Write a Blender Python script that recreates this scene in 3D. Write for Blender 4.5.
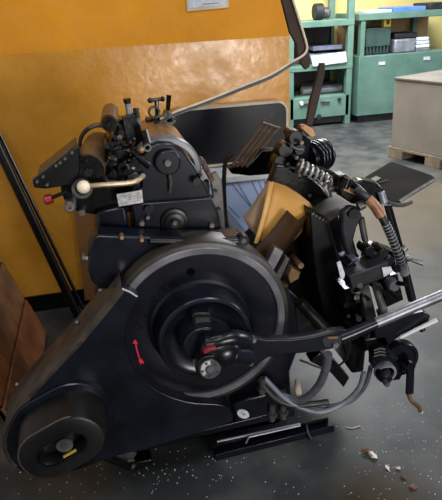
import bpy, bmesh, math, random
from mathutils import Vector as V, Matrix
random.seed(7)
C = bpy.context.scene
for o in list(bpy.data.objects): bpy.data.objects.remove(o)

# ------------------------------------------------------------------ camera
F, H = 560.0, 1.6
th, yaw, roll = math.radians(24), math.radians(11.3), math.radians(3)
fw = V((math.sin(yaw)*math.cos(th), math.cos(yaw)*math.cos(th), -math.sin(th)))
r0 = V((math.cos(yaw), -math.sin(yaw), 0)); u0 = r0.cross(fw)
CR = math.cos(roll)*r0 - math.sin(roll)*u0
CU = math.cos(roll)*u0 + math.sin(roll)*r0
CAM = V((0, 0, H))
cd = bpy.data.cameras.new('camera'); cam = bpy.data.objects.new('camera', cd)
C.collection.objects.link(cam); C.camera = cam
m = Matrix((CR, CU, -fw)).transposed().to_4x4(); m.translation = CAM
cam.matrix_world = m
cd.sensor_fit = 'HORIZONTAL'; cd.sensor_width = 36; cd.lens = F/442*36; cd.clip_start = .05

def ray(x, y): return fw*F + CR*(x-221) + CU*(250-y)
def P(x, y, Y):                     # photo point on the upright plane at depth Y
    d = ray(x, y); return CAM + d*(Y/d.y)
def Q(x, y, z=0.0):                 # photo point on the level plane at height z
    d = ray(x, y); return CAM + d*((z-H)/d.z)

# ------------------------------------------------------------------ light
w = bpy.data.worlds.new('world'); C.world = w; w.use_nodes = True
bg = w.node_tree.nodes['Background']; bg.inputs[0].default_value = (.80, .88, 1, 1); bg.inputs[1].default_value = .06
def area(name, loc, aim, sx, sy, power, col):
    l = bpy.data.lights.new(name, 'AREA'); l.shape = 'RECTANGLE'; l.size = sx; l.size_y = sy
    l.energy = power; l.color = col
    o = bpy.data.objects.new(name, l); C.collection.objects.link(o); o.location = loc
    o.rotation_euler = (V(aim)-V(loc)).to_track_quat('-Z', 'Y').to_euler(); return o
area('doorway_daylight', (1.75, -2.7, .98), (.65, 3.0, 1.3), 1.4, .95, 118, (1, .96, .92))
area('side_window_daylight', (5.6, 2.2, 2.3), (1.0, 3.0, .5), 2.4, 1.2, 115, (.86, .92, 1))
area('back_floor_fill', (2.4, 5.6, 3.25), (2.4, 5.6, 0), 2.4, 1.2, 380, (.95, .97, 1))  # added panel under the ceiling, aimed straight down to brighten the far floor
area('skylight', (1.3, .7, 3.1), (.3, 1.5, 0), 1.0, .4, 22, (.80, .88, 1))
area('front_floor_fill', (-.3, -.2, 3.2), (-.1, 1.0, 0), 1.4, .3, 30, (.92, .96, 1))  # unseen overhead fill, added to lift the front floor
C.view_settings.view_transform = 'Standard'; C.view_settings.look = 'None'
C.view_settings.gamma = 1; C.view_settings.use_curve_mapping = False
C.view_settings.exposure = 0.0

# ------------------------------------------------------------------ materials
def lin(c):
    return tuple((v/255/12.92 if v/255 <= .04045 else ((v/255+.055)/1.055)**2.4) for v in c)
def mat(name, c1, c2=None, scale=8, rough=.5, metal=0, bump=0, wear=None, wear_amt=.62, spec=.5, wscale=None, detail=6):
    M = bpy.data.materials.new(name); M.use_nodes = True
    nt = M.node_tree; b = nt.nodes['Principled BSDF']
    b.inputs['Roughness'].default_value = rough; b.inputs['Metallic'].default_value = metal
    b.inputs['Specular IOR Level'].default_value = spec
    tc = nt.nodes.new('ShaderNodeTexCoord')
    n = nt.nodes.new('ShaderNodeTexNoise'); n.inputs['Scale'].default_value = scale; n.inputs['Detail'].default_value = detail
    nt.links.new(tc.outputs['Object'], n.inputs['Vector'])
    r = nt.nodes.new('ShaderNodeValToRGB')
    r.color_ramp.elements[0].position = .35; r.color_ramp.elements[1].position = .68
    r.color_ramp.elements[0].color = (*lin(c1), 1); r.color_ramp.elements[1].color = (*lin(c2 or c1), 1)
    nt.links.new(n.outputs['Fac'], r.inputs['Fac'])
    out = r.outputs['Color']
    if wear:
        n2 = nt.nodes.new('ShaderNodeTexNoise'); n2.inputs['Scale'].default_value = wscale or scale*2.5; n2.inputs['Detail'].default_value = 8
        n2.inputs['Roughness'].default_value = .7
        nt.links.new(tc.outputs['Object'], n2.inputs['Vector'])
        r2 = nt.nodes.new('ShaderNodeValToRGB'); r2.color_ramp.elements[0].position = wear_amt; r2.color_ramp.elements[1].position = wear_amt+.06
        nt.links.new(n2.outputs['Fac'], r2.inputs['Fac'])
        mx = nt.nodes.new('ShaderNodeMix'); mx.data_type = 'RGBA'
        nt.links.new(r2.outputs['Color'], mx.inputs['Factor']); nt.links.new(out, mx.inputs[6])
        mx.inputs[7].default_value = (*lin(wear), 1); out = mx.outputs[2]
    nt.links.new(out, b.inputs['Base Color'])
    if bump:
        bp = nt.nodes.new('ShaderNodeBump'); bp.inputs['Strength'].default_value = bump; bp.inputs['Distance'].default_value = .01
        nt.links.new(n.outputs['Fac'], bp.inputs['Height']); nt.links.new(bp.outputs['Normal'], b.inputs['Normal'])
    return M
M_BLACK = mat('black enamel', (6, 7, 11), (20, 23, 34), 9, .26, 0, .05, (52, 53, 60), .665, wscale=46, spec=.36)
M_BLACK2 = mat('flat black casting', (4, 4, 5), (12, 12, 14), 14, .36, 0, .08, (56, 53, 50), .69, wscale=60, spec=.32)
M_GREASE = mat('greasy black iron', (2, 2, 3), (9, 8, 8), 30, .25, 0, .15, (60, 54, 48), .70, wscale=90, spec=.38)
M_RIM = mat('worn grey iron', (74, 74, 80), (108, 108, 114), 14, .36, 0, .05, (70, 68, 68), .66)
M_BROWNRIM = mat('brown worn paint', (34, 28, 24), (70, 58, 47), 16, .45, 0, .05, (16, 16, 18), .58)
M_STEEL = mat('bright steel', (104, 104, 108), (140, 140, 144), 20, .42, .8)
M_DULL = mat('dull steel', (66, 64, 64), (104, 101, 98), 18, .42, .5, .05, (50, 42, 36), .62)
M_BRASS = mat('old brass', (128, 98, 66), (168, 134, 96), 10, .38, .5, .03)
M_ROLL = mat('brown rubber roller', (64, 50, 40), (100, 80, 64), 9, .36, .0)
M_RUST = mat('rusty brown steel', (70, 50, 36), (120, 88, 60), 14, .6, .3, .1)
M_CREAM = mat('cream knob', (222, 204, 176), (236, 222, 200), 10, .35)
M_RED = mat('red plastic', (110, 16, 28), (150, 24, 38), 10, .35)
M_REDP = mat('red paint', (190, 24, 48), (215, 40, 62), 60, .5)
M_WHITE = mat('white paper label', (182, 185, 192), (208, 211, 217), 40, .6, wear=(120, 140, 175), wear_amt=.58, wscale=90)
M_PLATE = mat('dull metal name plate', (150, 148, 148), (205, 204, 206), 60, .45, .2, 0, (96, 84, 72), .58, wscale=110)
M_INK = mat('label print', (40, 42, 48), (60, 60, 66), 40, .6)
M_COPPER = mat('copper ferrule', (120, 82, 56), (160, 116, 84), 30, .45, .2)
M_HOSEG = mat('grey rubber hose', (70, 72, 78), (94, 96, 102), 20, .45)
M_HOSEB = mat('black rubber hose', (18, 18, 20), (32, 32, 34), 20, .42)
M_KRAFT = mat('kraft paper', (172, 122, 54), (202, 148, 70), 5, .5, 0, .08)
M_KRAFT_SHADE = mat('dark brown shade sheet', (46, 30, 14), (62, 42, 20), 6, .65, spec=.2)  # tone of the shade on the kraft paper, used as a colour
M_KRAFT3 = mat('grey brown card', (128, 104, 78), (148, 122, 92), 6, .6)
M_GREEN = mat('green machine paint', (80, 114, 101), (100, 132, 119), 4, .45, 0, .02, (156, 168, 160), .68)
M_DGREEN = mat('dark green paint', (40, 62, 58), (56, 80, 74), 6, .5)
M_DARK = mat('dark interior', (22, 24, 28), (40, 42, 46), 8, .6)
M_GREYBOX = mat('grey painted steel', (136, 129, 119), (150, 143, 133), 3, .5, .1, .02, (90, 84, 78), .7)
M_WOOD = mat('old wood', (96, 66, 42), (138, 94, 58), 10, .6, 0, .1, (70, 108, 104), .69, wscale=5)
M_PALLET = mat('pallet wood', (120, 108, 92), (150, 138, 118), 10, .7)
M_BLUE = mat('pale blue paint', (176, 196, 234), (200, 214, 246), 3, .45)
M_WHITEP = mat('white paint', (205, 206, 208), (226, 226, 228), 6, .45)
M_PANEL = mat('scuffed black sheet', (14, 14, 18), (34, 33, 38), 5, .4, 0, .03, (80, 70, 66), .64, wscale=12, spec=.35)
M_PALEEDGE = mat('pale worn edge', (176, 162, 140), (206, 192, 168), 20, .5)
M_CARDB = mat('brown cardboard', (118, 78, 40), (136, 92, 50), 5, .7)
M_DBROWN = mat('dark brown hardboard', (36, 22, 15), (54, 34, 24), 8, .55, spec=.25)
M_YELLOW = mat('yellow paint', (224, 196, 30), (236, 208, 44), 8, .5)
M_BLUEP = mat('blue print', (70, 110, 190), (96, 134, 208), 6, .5)
M_GREYM = mat('grey metal stock', (110, 112, 120), (150, 152, 160), 9, .4, .3)

# wall: two coats of paint, glossy below
def wall_mat():
    M = bpy.data.materials.new('ochre wall paint'); M.use_nodes = True; nt = M.node_tree; b = nt.nodes['Principled BSDF']
    tc = nt.nodes.new('ShaderNodeTexCoord'); geo = nt.nodes.new('ShaderNodeNewGeometry')
    sp = nt.nodes.new('ShaderNodeSeparateXYZ'); nt.links.new(geo.outputs['Position'], sp.inputs[0])
    st = nt.nodes.new('ShaderNodeMath'); st.operation = 'GREATER_THAN'; st.inputs[1].default_value = WALL_LINE
    nt.links.new(sp.outputs['Z'], st.inputs[0])
    n = nt.nodes.new('ShaderNodeTexNoise'); n.inputs['Scale'].default_value = 4; n.inputs['Detail'].default_value = 9; n.inputs['Roughness'].default_value = .65
    nt.links.new(geo.outputs['Position'], n.inputs['Vector'])
    def ramp(a, c):
        r = nt.nodes.new('ShaderNodeValToRGB'); r.color_ramp.elements[0].position = .3; r.color_ramp.elements[1].position = .7
        r.color_ramp.elements[0].color = (*lin(a), 1); r.color_ramp.elements[1].color = (*lin(c), 1)
        nt.links.new(n.outputs['Fac'], r.inputs[0]); return r
    lo, hi = ramp((188, 124, 30), (212, 150, 54)), ramp((206, 132, 0), (220, 146, 4))
    mx = nt.nodes.new('ShaderNodeMix'); mx.data_type = 'RGBA'
    nt.links.new(st.outputs[0], mx.inputs['Factor']); nt.links.new(lo.outputs[0], mx.inputs[6]); nt.links.new(hi.outputs[0], mx.inputs[7])
    nt.links.new(mx.outputs[2], b.inputs['Base Color'])
    rr = nt.nodes.new('ShaderNodeMapRange'); rr.inputs[3].default_value = .26; rr.inputs[4].default_value = .7
    nt.links.new(st.outputs[0], rr.inputs[0])
    n4 = nt.nodes.new('ShaderNodeTexNoise'); n4.inputs['Scale'].default_value = 9; n4.inputs['Detail'].default_value = 9; n4.inputs['Roughness'].default_value = .7
    nt.links.new(geo.outputs['Position'], n4.inputs['Vector'])
    mr = nt.nodes.new('ShaderNodeMapRange'); mr.inputs[1].default_value = .35; mr.inputs[2].default_value = .65; mr.inputs[3].default_value = -.06; mr.inputs[4].default_value = .12
    nt.links.new(n4.outputs['Fac'], mr.inputs[0])
    ad = nt.nodes.new('ShaderNodeMath'); ad.operation = 'ADD'
    nt.links.new(rr.outputs[0], ad.inputs[0]); nt.links.new(mr.outputs[0], ad.inputs[1]); nt.links.new(ad.outputs[0], b.inputs['Roughness'])
    n3 = nt.nodes.new('ShaderNodeTexNoise'); n3.inputs['Scale'].default_value = 16; n3.inputs['Detail'].default_value = 8
    nt.links.new(geo.outputs['Position'], n3.inputs['Vector'])
    bp = nt.nodes.new('ShaderNodeBump'); bp.inputs['Strength'].default_value = .2; bp.inputs['Distance'].default_value = .012
    nt.links.new(n3.outputs['Fac'], bp.inputs['Height']); nt.links.new(bp.outputs[0], b.inputs['Normal'])
    return M
WY = 3.02
WALL_LINE = P(150, 45, WY).z
M_WALL = wall_mat()
def floor_mat():
    M = mat('concrete', (47, 51, 53), (78, 78, 76), 4.5, .5, 0, .06, (128, 124, 116), .68, wscale=26, detail=10, spec=.3)
    nt = M.node_tree; b = nt.nodes['Principled BSDF']
    cr = [n for n in nt.nodes if n.type == 'VALTORGB'][0].color_ramp; cr.elements[0].position = .38; cr.elements[1].position = .62
    src = b.inputs['Base Color'].links[0].from_socket
    geo = nt.nodes.new('ShaderNodeNewGeometry')         # a soft noisy patch of tan mixed into the concrete colour
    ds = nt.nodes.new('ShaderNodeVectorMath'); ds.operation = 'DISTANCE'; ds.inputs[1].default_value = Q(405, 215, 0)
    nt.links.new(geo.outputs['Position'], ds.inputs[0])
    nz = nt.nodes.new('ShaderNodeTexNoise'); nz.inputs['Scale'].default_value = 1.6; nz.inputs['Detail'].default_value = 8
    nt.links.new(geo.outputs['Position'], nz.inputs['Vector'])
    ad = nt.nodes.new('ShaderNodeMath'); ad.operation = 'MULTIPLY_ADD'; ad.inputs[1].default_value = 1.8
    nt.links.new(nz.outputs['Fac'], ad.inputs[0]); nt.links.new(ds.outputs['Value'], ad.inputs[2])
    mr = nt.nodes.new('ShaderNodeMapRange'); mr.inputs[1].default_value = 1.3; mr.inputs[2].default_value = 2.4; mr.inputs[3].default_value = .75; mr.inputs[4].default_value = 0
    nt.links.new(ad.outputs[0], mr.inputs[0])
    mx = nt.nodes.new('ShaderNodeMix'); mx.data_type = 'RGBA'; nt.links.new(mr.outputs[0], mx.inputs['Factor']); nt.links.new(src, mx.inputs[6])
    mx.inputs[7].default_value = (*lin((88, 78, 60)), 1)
    d2 = nt.nodes.new('ShaderNodeVectorMath'); d2.operation = 'DISTANCE'; d2.inputs[1].default_value = Q(382, 506, 0)   # old oil stain
    nt.links.new(geo.outputs['Position'], d2.inputs[0])
    a2 = nt.nodes.new('ShaderNodeMath'); a2.operation = 'MULTIPLY_ADD'; a2.inputs[1].default_value = .12
    nt.links.new(nz.outputs['Fac'], a2.inputs[0]); nt.links.new(d2.outputs['Value'], a2.inputs[2])
    m2 = nt.nodes.new('ShaderNodeMapRange'); m2.inputs[1].default_value = .15; m2.inputs[2].default_value = .32; m2.inputs[3].default_value = .85; m2.inputs[4].default_value = 0
    nt.links.new(a2.outputs[0], m2.inputs[0])
    x2 = nt.nodes.new('ShaderNodeMix'); x2.data_type = 'RGBA'; nt.links.new(m2.outputs[0], x2.inputs['Factor']); nt.links.new(mx.outputs[2], x2.inputs[6])
    x2.inputs[7].default_value = (*lin((52, 38, 14)), 1); nt.links.new(x2.outputs[2], b.inputs['Base Color'])
    return M
M_FLOOR = floor_mat()
M_FAR = mat('pale yellow wall', (214, 200, 128), (226, 212, 140), 3, .6)
M_CEIL = mat('white ceiling', (190, 190, 186), (204, 204, 200), 3, .8)

# ------------------------------------------------------------------ mesh helpers
class MB:
    def __init__(s): s.b = bmesh.new()
    def poly(s, pts):
        vs = [s.b.verts.new(p) for p in pts]; s.b.faces.new(vs); return s
    def prism(s, pts, off):
        """front outline pts (3D, any order), swept by the vector off"""
        off = V(off); n = len(pts)
        a = [s.b.verts.new(p) for p in pts]; c = [s.b.verts.new(V(p)+off) for p in pts]
        s.b.faces.new(a); s.b.faces.new(c[::-1])
        for i in range(n): s.b.faces.new((a[i], c[i], c[(i+1) % n], a[(i+1) % n]))
        return s
    def pp(s, px, Y0, Y1): return s.prism([P(x, y, Y0) for x, y in px], (0, Y1-Y0, 0))
    def box(s, c, size, rz=0, rot=None):
        M = Matrix.Translation(V(c)) @ (rot.to_4x4() if rot else Matrix.Rotation(rz, 4, 'Z')) @ Matrix.Diagonal((*size, 1))
        bmesh.ops.create_cube(s.b, size=1, matrix=M); return s
    def bb(s, x0, x1, y0, y1, z0, z1): return s.box(((x0+x1)/2, (y0+y1)/2, (z0+z1)/2), (x1-x0, y1-y0, z1-z0))
    def tube(s, pts, r, seg=10, cap=True):
        pts = [V(p) for p in pts]; n = len(pts)
        rr = r if isinstance(r, (list, tuple)) else [r]*n
        rings = []; prev = None
        for i, p in enumerate(pts):
            t = (pts[min(i+1, n-1)] - pts[max(i-1, 0)]).normalized()
            if prev is None:
                a = t.orthogonal().normalized()
            else:
                a = (prev - t*prev.dot(t)); a = a.normalized() if a.length > 1e-6 else t.orthogonal().normalized()
            prev = a; c = t.cross(a)
            rings.append([s.b.verts.new(p + (a*math.cos(2*math.pi*k/seg) + c*math.sin(2*math.pi*k/seg))*rr[i]) for k in range(seg)])
        for i in range(n-1):
            for k in range(seg):
                s.b.faces.new((rings[i][k], rings[i][(k+1) % seg], rings[i+1][(k+1) % seg], rings[i+1][k]))
        if cap: s.b.faces.new(rings[0][::-1]); s.b.faces.new(rings[-1])
        return s
    def cyl(s, p0, p1, r, r1=None, seg=24): return s.tube([p0, p1], [r, r if r1 is None else r1], seg)
    def ycyl(s, x, y, Y0, Y1, r, r1=None, seg=24):
        """cylinder along Y whose near end is centred on photo point x, y at depth Y0"""
        c = P(x, y, Y0); return s.cyl(c, c+V((0, Y1-Y0, 0)), r, r1, seg)
    def lathe(s, prof, c, seg=64, axis='Y'):
        """prof: (radius, depth) pairs around an axis along Y through c"""
        rings = []
        for r, d in prof:
            if r < 1e-6: rings.append([s.b.verts.new((c[0], d, c[2]))]); continue
            rings.append([s.b.verts.new((c[0]+r*math.cos(2*math.pi*k/seg), d, c[2]+r*math.sin(2*math.pi*k/seg))) for k in range(seg)])
        for a, b in zip(rings, rings[1:]):
            for k in range(seg):
                k2 = (k+1) % seg
                if len(a) == 1: s.b.faces.new((a[0], b[k], b[k2]))
                elif len(b) == 1: s.b.faces.new((a[k], b[0], a[k2]))
                else: s.b.faces.new((a[k], b[k], b[k2], a[k2]))
        return s
    def ball(s, c, r, sc=(1, 1, 1)):
        bmesh.ops.create_uvsphere(s.b, u_segments=20, v_segments=12, radius=r, matrix=Matrix.Translation(V(c)) @ Matrix.Diagonal((*sc, 1))); return s
    def build(s, name, mt, parent=None, bevel=0, origin=None, sharp=35):
        b = s.b
        bmesh.ops.recalc_face_normals(b, faces=b.faces)
        for f in b.faces: f.smooth = True
        for e in b.edges:
            if len(e.link_faces) == 2 and e.calc_face_angle(0) > math.radians(sharp): e.smooth = False
        vs = [v.co for v in b.verts]
        lo = V(tuple(min(v[i] for v in vs) for i in range(3))); hi = V(tuple(max(v[i] for v in vs) for i in range(3)))
        c = V(origin) if origin else V(((lo.x+hi.x)/2, (lo.y+hi.y)/2, lo.z))
        for v in b.verts: v.co -= c
        me = bpy.data.meshes.new(name); b.to_mesh(me); b.free(); me.materials.append(mt)
        o = bpy.data.objects.new(name, me); C.collection.objects.link(o)
        WL[o.name] = c
        if parent: o.parent = parent; o.location = c - WL[parent.name]
        else: o.location = c
        if bevel:
            md = o.modifiers.new('bevel', 'BEVEL'); md.width = bevel; md.segments = 2; md.limit_method = 'ANGLE'; md.angle_limit = math.radians(40)
            md.harden_normals = False
        return o
WL = {}
def tag(o, label=None, cat=None, group=None, kind=None):
    if label: o['label'] = label
    if cat: o['category'] = cat
    if group: o['group'] = group
    if kind: o['kind'] = kind
    return o
def thing(name, loc, label, cat, group=None):
    o = bpy.data.objects.new(name, None); C.collection.objects.link(o); o.location = loc; o.empty_display_size = .1
    WL[o.name] = V(loc); return tag(o, label, cat, group)
def smooth_path(pts, n=6):
    """Catmull-Rom through 3D points"""
    pts = [V(p) for p in pts]; q = [pts[0]*2-pts[1]] + pts + [pts[-1]*2-pts[-2]]; out = []
    for i in range(1, len(q)-2):
        for k in range(n):
            t = k/n; a, b, c, d = q[i-1], q[i], q[i+1], q[i+2]
            out.append(.5*((2*b) + (c-a)*t + (2*a-5*b+4*c-d)*t*t + (3*b-a-3*c+d)*t**3))
    return out + [pts[-1]]
def text_obj(body, size, depth, mt, name, parent, loc, rot):
    cu = bpy.data.curves.new(name, 'FONT'); cu.body = body; cu.size = size; cu.extrude = depth; cu.align_x = 'CENTER'; cu.align_y = 'CENTER'
    t = bpy.data.objects.new(name+'_src', cu); C.collection.objects.link(t)
    dg = bpy.context.evaluated_depsgraph_get(); me = bpy.data.meshes.new_from_object(t.evaluated_get(dg))
    bpy.data.objects.remove(t); me.materials.clear(); me.materials.append(mt)
    o = bpy.data.objects.new(name, me); C.collection.objects.link(o)
    WL[o.name] = V(loc); o.parent = parent; o.location = V(loc)-WL[parent.name]; o.rotation_euler = rot; return o

# ------------------------------------------------------------------ setting
tag(MB().bb(-1.9, 6.2, -3.2, 8.1, -.1, 0).build('floor', M_FLOOR), kind='structure')
WX1 = P(289.5, 110, WY).x
tag(MB().bb(-1.9, WX1, WY, WY+.14, 0, 3.3).build('wall_back', M_WALL), kind='structure')
tag(MB().bb(-1.9, WX1, WY-.012, WY, 0, .10).build('baseboard_back', M_GREASE), kind='structure')
tag(MB().bb(-1.9, 6.2, 7.95, 8.1, 0, 3.3).build('wall_far', M_FAR), kind='structure')
tag(MB().bb(-2.0, -1.9, -3.2, 8.1, 0, 3.3).build('wall_left', M_CEIL), kind='structure')
tag(MB().bb(-2.0, 6.2, -3.2, 8.1, 3.3, 3.4).build('ceiling', M_CEIL), kind='structure')

# ------------------------------------------------------------------ the press
press = thing('printing_press', (.25, 1.9, 0), 'black cast-iron platen printing press with large flywheel, standing on concrete floor', 'printing press')
B = lambda: MB()
# base and body
MBB = MB().bb(-.14, .56, 1.74, 2.4, 0, .10)
MBB.bb(-.16, .60, 1.675, 2.42, .075, .115)
base = MBB.build('base_casting', M_BLACK, press, .008)
MB().pp([(134, 447), (200, 431), (284, 410), (290, 416), (200, 437), (136, 453)], 1.662, 1.69).build('base_ledge', M_BLACK, base, .004)
o = MB(); c = P(242.5, 415, 1.66)
def obl(px, Y, n=24, rx=6, ry=4.2, ang=.35):
    return [P(px[0]+rx*math.cos(t)*math.cos(ang)-ry*math.sin(t)*math.sin(ang), px[1]+rx*math.cos(t)*math.sin(ang)+ry*math.sin(t)*math.cos(ang), Y) for t in [2*math.pi*k/n for k in range(n)]]
# sloping lower body behind the flywheel
body = MB().pp([(96, 262), (120, 240), (238, 244), (262, 262), (296, 300), (300, 345), (290, 372), (292, 408), (236, 418), (150, 440), (100, 440), (96, 330)], 1.645, 2.3)
side = body.build('side_frame', M_BLACK, press, .008)
MB().prism(obl((243, 413.5), 1.5985, rx=6.2, ry=4.2), (0, -.004, 0)).build('oval_badge', M_WHITE, base)
mk = MB()
for k, (dx, dy) in enumerate([(-1.6, -.9), (-.2, .1), (1.3, .3), (2.4, 1.3), (.6, 1.3)]):
    p = P(243+dx, 413.5+dy, 1.594); mk.box(p, (.0032, .002, .0038), rot=Matrix.Rotation(.5, 3, 'Y'))
mk.build('badge_marking', M_INK, [x for x in press.children_recursive if x.name == 'oval_badge'][0])
lg = MB().pp([(233, 404), (250, 398), (286, 390), (289, 408), (262, 416), (236, 423)], 1.60, 1.66); lg.build('ledge', M_BLACK, press, .006)
for x, y in ((262, 386), (283, 410), (272, 412)):
    m_ = MB().cyl(P(x, y+8, 1.59), P(x, y-8, 1.59), .012, seg=12); m_.cyl(P(x, y+4, 1.59), P(x, y+1, 1.59), .02, seg=6); m_.build('anchor_bolt', M_DULL, press)

# flywheel
FC = P(201.5, 328.5, 1.50); fx, fz = FC.x, FC.z
fl = MB().lathe([(0, 1.60), (.25, 1.60), (.27, 1.605), (.287, 1.605), (.291, 1.60), (.291, 1.515), (.287, 1.508), (.276, 1.503)], FC, 96)
fly = MB()
fly.lathe([(.02, 1.60), (.27, 1.605), (.288, 1.605), (.292, 1.60), (.292, 1.512), (.288, 1.506), (.277, 1.503)], FC, 112)
fly.lathe([(.277, 1.503), (.2765, 1.506), (.2765, 1.53)], FC, 112)
fl.b.free()
flywheel = fly.build('flywheel', mat('worn black rim', (24, 21, 19), (54, 47, 40), 16, .42), press)
MB().lathe([(.276, 1.53), (.276, 1.503), (.273, 1.500), (.256, 1.500), (.253, 1.503), (.252, 1.53)], FC, 112).build('rim_ring', M_RIM, flywheel)
MB().lathe([(.252, 1.53), (.251, 1.513), (.21, 1.513), (.175, 1.515), (.162, 1.518), (.153, 1.514), (.148, 1.503), (.145, 1.45), (.1435, 1.436), (.140, 1.432), (.131, 1.432), (.127, 1.436),
            (.118, 1.443), (.095, 1.449), (.075, 1.448), (.064, 1.43), (.058, 1.40), (0, 1.40)], FC, 112).build('web', M_BLACK, flywheel)
MB().ycyl(191, 272, 1.5115, 1.515, .0125).build('access_hole', mat('hole shadow black', (1, 1, 1), (2, 2, 2), rough=.9, spec=.05), flywheel)
# red two-headed arrow painted on the web
ar = []; 
def onweb(a, r, Y=1.5115): return V((fx+r*math.cos(a), Y, fz+r*math.sin(a)))
pc = [(135.4, 341), (136.4, 348), (138.4, 355), (141.2, 362)]
am = MB(); 
for (a, b) in zip(pc, pc[1:]):
    am.prism([P(a[0]-.75, a[1], 1.5125), P(a[0]+.75, a[1], 1.5125), P(b[0]+.75, b[1], 1.5125), P(b[0]-.75, b[1], 1.5125)], (0, -.0015, 0))
am.pp([(135, 339), (132.4, 343.2), (137.9, 343.6)], 1.512, 1.510)
am.pp([(138.2, 359.5), (142.2, 358.8), (144.2, 363.5), (141, 362.6), (140.8, 365)], 1.512, 1.510)
am.build('direction_arrow', M_REDP, flywheel)
for ch, x, y, a in (('D', 139, 326, 1.35), ('E', 143, 315.5, 1.12), ('V', 156, 298, .75), ('I', 162, 293, .62), ('T', 168, 288.5, .52)):
    text_obj(ch, .036, .0014, M_BLACK2, 'cast_letter', flywheel, P(x, y, 1.512), (math.pi/2, -a, 0))
# hub and crank knuckle
hub = MB().ycyl(204, 346, 1.37, 1.45, .06, .075); hub.ycyl(218, 352, 1.33, 1.42, .052, .06)
hubo = hub.build('hub', M_BLACK, flywheel, .004)
hb = MB().pp([(192, 316), (195, 313), (209, 313), (212, 317), (212, 334), (193, 336)], 1.40, 1.47)
bl = hb.build('key_block', M_BLACK, flywheel, .005)
MB().pp([(195.5, 318), (209, 317.5), (209.5, 330), (196, 331)], 1.397, 1.401).build('key_slot', M_DARK, bl)
kn = MB().ycyl(211, 368, 1.315, 1.40, .043, .046); kn.ball(P(222, 352, 1.35), .055, (1.1, .8, .9)); kn.tube(smooth_path([P(204, 343, 1.345), P(218, 341, 1.345), P(232, 338, 1.35), P(248, 341, 1.375)], 4), [.022]*4+[.024]*4+[.026]*4+[.022], 14)
kn.cyl(P(228, 353, 1.34), P(248, 356, 1.38), .034, .030)
kno = kn.build('crank_knuckle', M_BLACK, press, .004)
MB().ycyl(210.5, 370, 1.308, 1.318, .030, .034).build('end_cap', M_DULL, kno)
pa = [P(210.5+r*math.cos(t), 370+r*.95*math.sin(t), 1.3065) for r, ts in ((9.5, range(0, 9)), (5.5, range(8, -1, -1))) for t in [math.pi*(.75+.75*k/8) for k in ts]]
MB().prism(pa, (0, .003, 0)).build('pale_crescent', M_PLATE, kno)
MB().ycyl(210.5, 370, 1.302, 1.310, .011, .012, 6).build('cap_nut', M_STEEL, kno)
for a in range(5):
    t = a*2*math.pi/5+.4; MB().ycyl(210.5+8*math.cos(t), 370+7*math.sin(t), 1.305, 1.312, .004, seg=8).build('cap_screw', M_INK, kno)
MB().pp([(203, 352), (208, 348.5), (215.5, 347.8), (217.5, 350.5), (210.5, 352), (204.5, 355)], 1.308, 1.33).build('red_band', mat('dark red label', (96, 14, 22), (128, 22, 32), 40, .5), kno, .003)
# draw bar
db = MB().pp([(236, 346), (243, 337), (252, 336), (266, 339), (292, 339), (312, 336), (328, 332.5), (346, 330), (350, 338), (338, 348), (317, 352.5), (290, 354.5), (268, 358), (256, 366), (243, 368), (236, 360)], 1.38, 1.41)
dbo = db.build('draw_bar', M_BLACK, press, .006)
MB().pp([(322, 340), (326, 337), (343, 336), (344, 340), (338, 347), (325, 347)], 1.376, 1.381).build('slot', M_DARK, dbo)
MB().ycyl(336, 346, 1.365, 1.38, .010, seg=12).build('slot_bolt', M_STEEL, dbo)
MB().pp([(328, 337.6), (338, 336.8), (338, 338.4), (328, 339)], 1.372, 1.377).build('brass_shim', M_BRASS, dbo)
MB().ycyl(254, 341, 1.36, 1.38, .008, seg=8).build('clamp_bolt', M_STEEL, dbo)
MB().ycyl(251, 364, 1.36, 1.38, .009, seg=8).build('clamp_bolt', M_DULL, dbo)
MB().tube([P(340, 338, 1.39), P(354, 332.5, 1.39), P(376, 323, 1.39)], [.021, .019, .0175], 20).build('bar_sleeve', M_BLACK, dbo)
MB().tube([P(375, 323.5, 1.39), P(410, 308.5, 1.39), P(452, 291, 1.39), P(490, 275, 1.39)], .0175, 20).build('steel_tube', M_STEEL, dbo)

# belt guard
GU = [(123, 287.5), (112, 302), (95, 322.5), (80, 341), (60, 362), (42, 381), (19, 407), (8, 424), (3.5, 438), (4, 449), (8, 459), (15, 467), (26, 473), (40, 476), (56, 475.5), (85, 467), (112, 457), (150, 447), (200, 432), (233, 421), (232, 414), (222, 405.5)]
GI = [(208, 404.5), (195, 403.5), (180, 400.5), (165, 395), (152, 387.5), (141, 378), (133, 366), (128, 352), (126, 338), (127, 324), (131, 311), (137.5, 300), (138, 297), (135, 294)]
g = MB(); g.pp(GU+GI, 1.462, 1.62)
guard = g.build('belt_guard', M_BLACK, press)
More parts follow.
